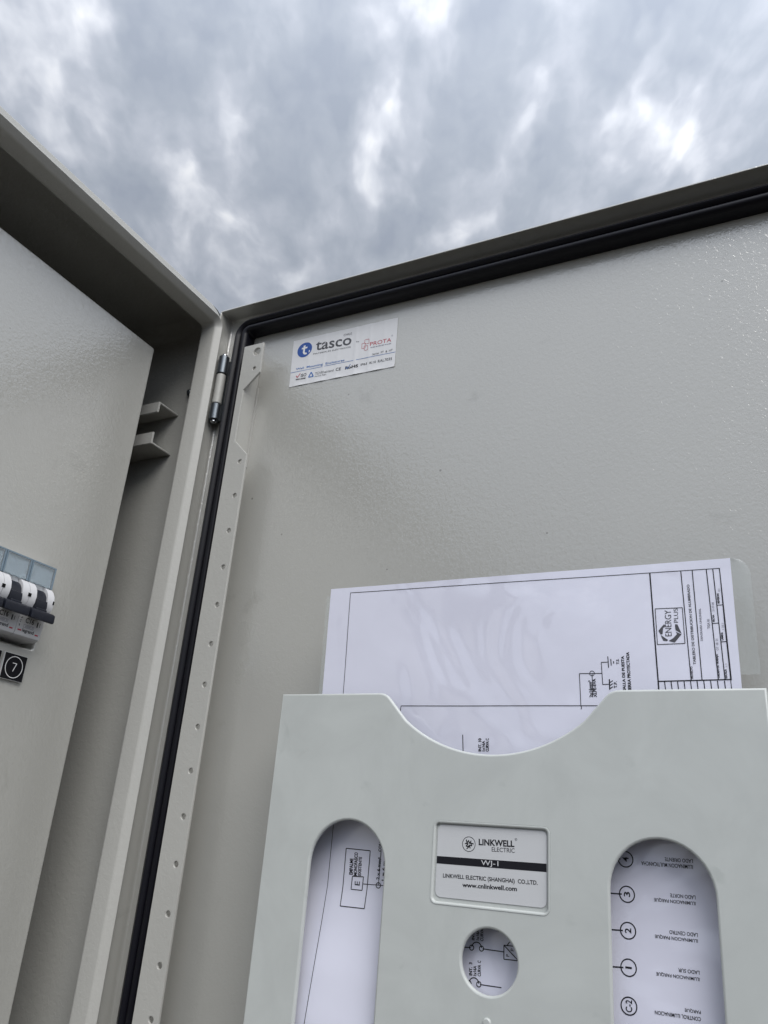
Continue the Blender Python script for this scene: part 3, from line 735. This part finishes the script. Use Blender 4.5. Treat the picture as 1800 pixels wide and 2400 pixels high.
    up('ENERGY', B8, 272, 378, 1180, 758, 'ink_dark_grey', 0.0, -12); up('PLUS', B8, 412, 482, 960, 730, 'ink_dark_grey', 0.0, -6)
    up('TABLERO DE DISTRIBUCION DE ALUMBRADO', B8, 727, 772, 1640, 345, 'ink_dark_grey', 0.02, -110)
    up('PROYECTO', B8, 690, 727, 1872, 1672, 'ink', 0.03, -14)
    up('DIAGRAMA UNILINEAL', B8, 845, 882, 1255, 730, 'ink_grey', 0.025, -34); up('TGA 01', B8, 955, 1000, 1060, 905, 'ink_grey', 0.025, -10)
    up('FECHA', B8, 1042, 1075, 950, 832, 'ink', 0.04, -10); up('21-07-08', B8, 1030, 1070, 780, 632, 'ink_grey', 0, -10)
    up('ORDEN DE TRABAJO', B8, 1128, 1166, 1860, 1470, 'ink', 0.04, -34); up('OT  08  01', B8, 1100, 1140, 1410, 1225, 'ink_grey', 0, -14)
    up('ESCALA', B8, 1240, 1278, 1865, 1715, 'ink', 0.04, -12); up('1:1', B8, 1245, 1275, 1680, 1630, 'ink_grey', 0, -4)
    up('LAMINA', B8, 1180, 1215, 1247, 1117, 'ink', 0.04, -10); up('1 DE 1', B8, 1190, 1225, 1075, 970, 'ink_grey', 0, -8)
    up('REVISION', B8, 1118, 1155, 650, 490, 'ink', 0.04, -14); up('01', B8, 1130, 1160, 456, 415, 'ink_grey', 0, -3)
    # earthing detail
    Ln(A, [(258, 1003), (65, 1005), (78, 1277), (85, 1298)]); Ln(A, [(85, 1298), (78, 1306)])
    c = P_paper(*A(172, 1003)); ink['ink'].append(ring2(c, 0.0011, 0.0003, n=14))
    Ln(A, [(172, 1003), (180, 1190)]); Ln(A, [(305, 908), (250, 910), (262, 1097), (318, 1095)])
    Ln(A, [(305, 860), (312, 955)], 0.0004); Ln(A, [(330, 882), (335, 936)], 0.0004); Ln(A, [(353, 900), (356, 920)], 0.0004)
    Ln(A, [(318, 1052), (322, 1142)], 0.0005)
    for k in range(3): Ln(A, [(320, 1082 + 26 * k), (348, 1064 + 26 * k)], 0.0004)
    up('T.S.', A, 378, 402, 926, 880, 'ink', 0.03, -3); up('T.P.', A, 358, 384, 1128, 1070, 'ink', 0.03, -3)
    up('2x16mm²', A, 150, 180, 1205, 1062, 'ink', 0.03, -12); up('XLPE-EVA', A, 186, 214, 1205, 1048, 'ink', 0.03, -12)
    up('MALLA DE PUESTA', A, 434, 460, 1165, 855, 'ink', 0.032, -18); up('TIERRA PROYECTADA', A, 478, 506, 1165, 822, 'ink', 0.032, -20)
    # distribution bus and first branch, seen in the scoop
    Ln(I, [(938, 1668), (940.3, 1654.4), (1410, 1654)], 0.00034); Ln(I, [(1084.6, 1722), (1086, 1775)], 0.0004)
    up('INT. 10', B, 838, 888, 835, 625, 'ink', 0.032); up('1x16A', B, 898, 945, 835, 665, 'ink', 0.032); up('CURVA C', B, 958, 1010, 840, 625, 'ink', 0.032)
    # supply box in the hinge-side window
    Ln(C6, [(560, 460), (800, 485), (740, 1062), (500, 1035), (560, 460)], 0.0004)
    Ln(C6, [(622, 738), (732, 745), (718, 880), (608, 868), (622, 738)], 0.0004)
    up('EMPALME', C6, 588, 625, 725, 562, 'ink', 0.032, 8); up('MONOFASICO', C6, 632, 668, 735, 502, 'ink', 0.032, 10); up('EXISTENTE', C6, 676, 708, 735, 547, 'ink', 0.032, 10)
    up('E', C6, 645, 695, 832, 792, 'ink', 0.01)
    Ln(C6, [(725, 815), (1010, 838)]); c = P_paper(*C6(880, 830)); ink['ink'].append(ring2(c, 0.0012, 0.0004, n=14)); Ln(C6, [(880, 830), (908, 470)])
    up('2 x 6 mm²', C6, 858, 890, 775, 552, 'ink', 0.032, 20); up('CON', C6, 880, 908, 495, 400, 'ink', 0.032, 6); up('L = 6 m', C6, 912, 940, 785, 590, 'ink', 0.032, 14)
    # branches seen through the round window
    def branch(cx, cy, tx, s1, s2, s3):
        a = P_paper(*C5(cx - 56, cy)); b = P_paper(*C5(cx + 46, cy + 10)); m_ = ((a[0] + b[0]) / 2, (a[1] + b[1]) / 2); r = abs(b[0] - a[0]) / 2
        ink['ink'].append(ring2(m_, r, 0.0004, 8, 172, 16)); ink['ink'].append(ring2(a, 0.0010, 0.0004, n=12)); ink['ink'].append(ring2(b, 0.0010, 0.0004, n=12))
        Ln(C5, [(cx - 220, cy - 10), (cx - 66, cy)], 0.0004); Ln(C5, [(cx + 58, cy + 12), (cx + 280, cy + 45)], 0.0004)
    branch(612, 1420, 0, '', '', ''); branch(584, 1790, 0, '', '', '')
    up('INT. 2', C5, 556, 586, 1345, 1215, 'ink', 0.032); up('1x16A', C5, 602, 634, 1345, 1235, 'ink', 0.032); up('CURVA C', C5, 645, 678, 1355, 1190, 'ink', 0.032)
    up('INT.  3', C5, 528, 562, 1710, 1575, 'ink', 0.032); up('1x16A', C5, 572, 606, 1715, 1610, 'ink', 0.032); up('CURVA  C', C5, 617, 652, 1720, 1557, 'ink', 0.032)
    Ln(C5, [(890, 1395), (890, 1540), (1040, 1556), (1040, 1410), (890, 1395), (1040, 1556)], 0.0004)
    up('P', C5, 912, 945, 1515, 1490, 'ink', 0.01); up('P', C5, 960, 992, 1458, 1432, 'ink', 0.01); Ln(C5, [(925, 1395), (950, 1360)], 0.0004)
    # circuit list in the free-side window
    for (cx, cy), d in (((318, 355), '4'), ((335, 750), '3'), ((347, 1160), '2'), ((353, 1577), '1'), ((357, 2010), 'C-2')):
        c = P_paper(*C7(cx, cy)); ink['ink'].append(ring2(c, 0.00305, 0.00046, n=28))
        if d != 'C-2': Ln(C7, [(cx - 240, cy - 16), (cx - 58, cy - 2)], 0.0005)
        w = {'1': 0.0007, 'C-2': 0.0042}.get(d, 0.0019)
        flat('lettering', text2(d, (c[0] + 0.0013, c[1] - w / 2), (c[0] + 0.0013, c[1] + w / 2), (c[0] - 0.0013, c[1] - w / 2), 0.015), lf, 'ink', pa)
    for s1, s2, x0, x1, xs, y in (('ILUMINACION MULTICANCHA', 'LADO ORIENTE', 495, 1075, 760, 382), ('ILUMINACION PARQUE', 'LADO NORTE', 640, 1105, 820, 790), ('ILUMINACION PARQUE', 'LADO CENTRO', 650, 1130, 812, 1208),
                              ('ILUMINACION PARQUE', 'LADO SUR', 665, 1150, 912, 1635), ('CONTROL ILUMINACION', 'PARQUE', 650, 1165, 985, 2080)):
        flip(s1, x0, x1, y + 16, y + 62); flip(s2, xs, x1, y - 38, y + 6)
    for m_, nm in (('ink', 'linework'), ('ink_dark_grey', 'logo_mark')):
        flat(nm, join(*ink[m_]), lf, m_, pa)['kind'] = 'stuff'
drawing()
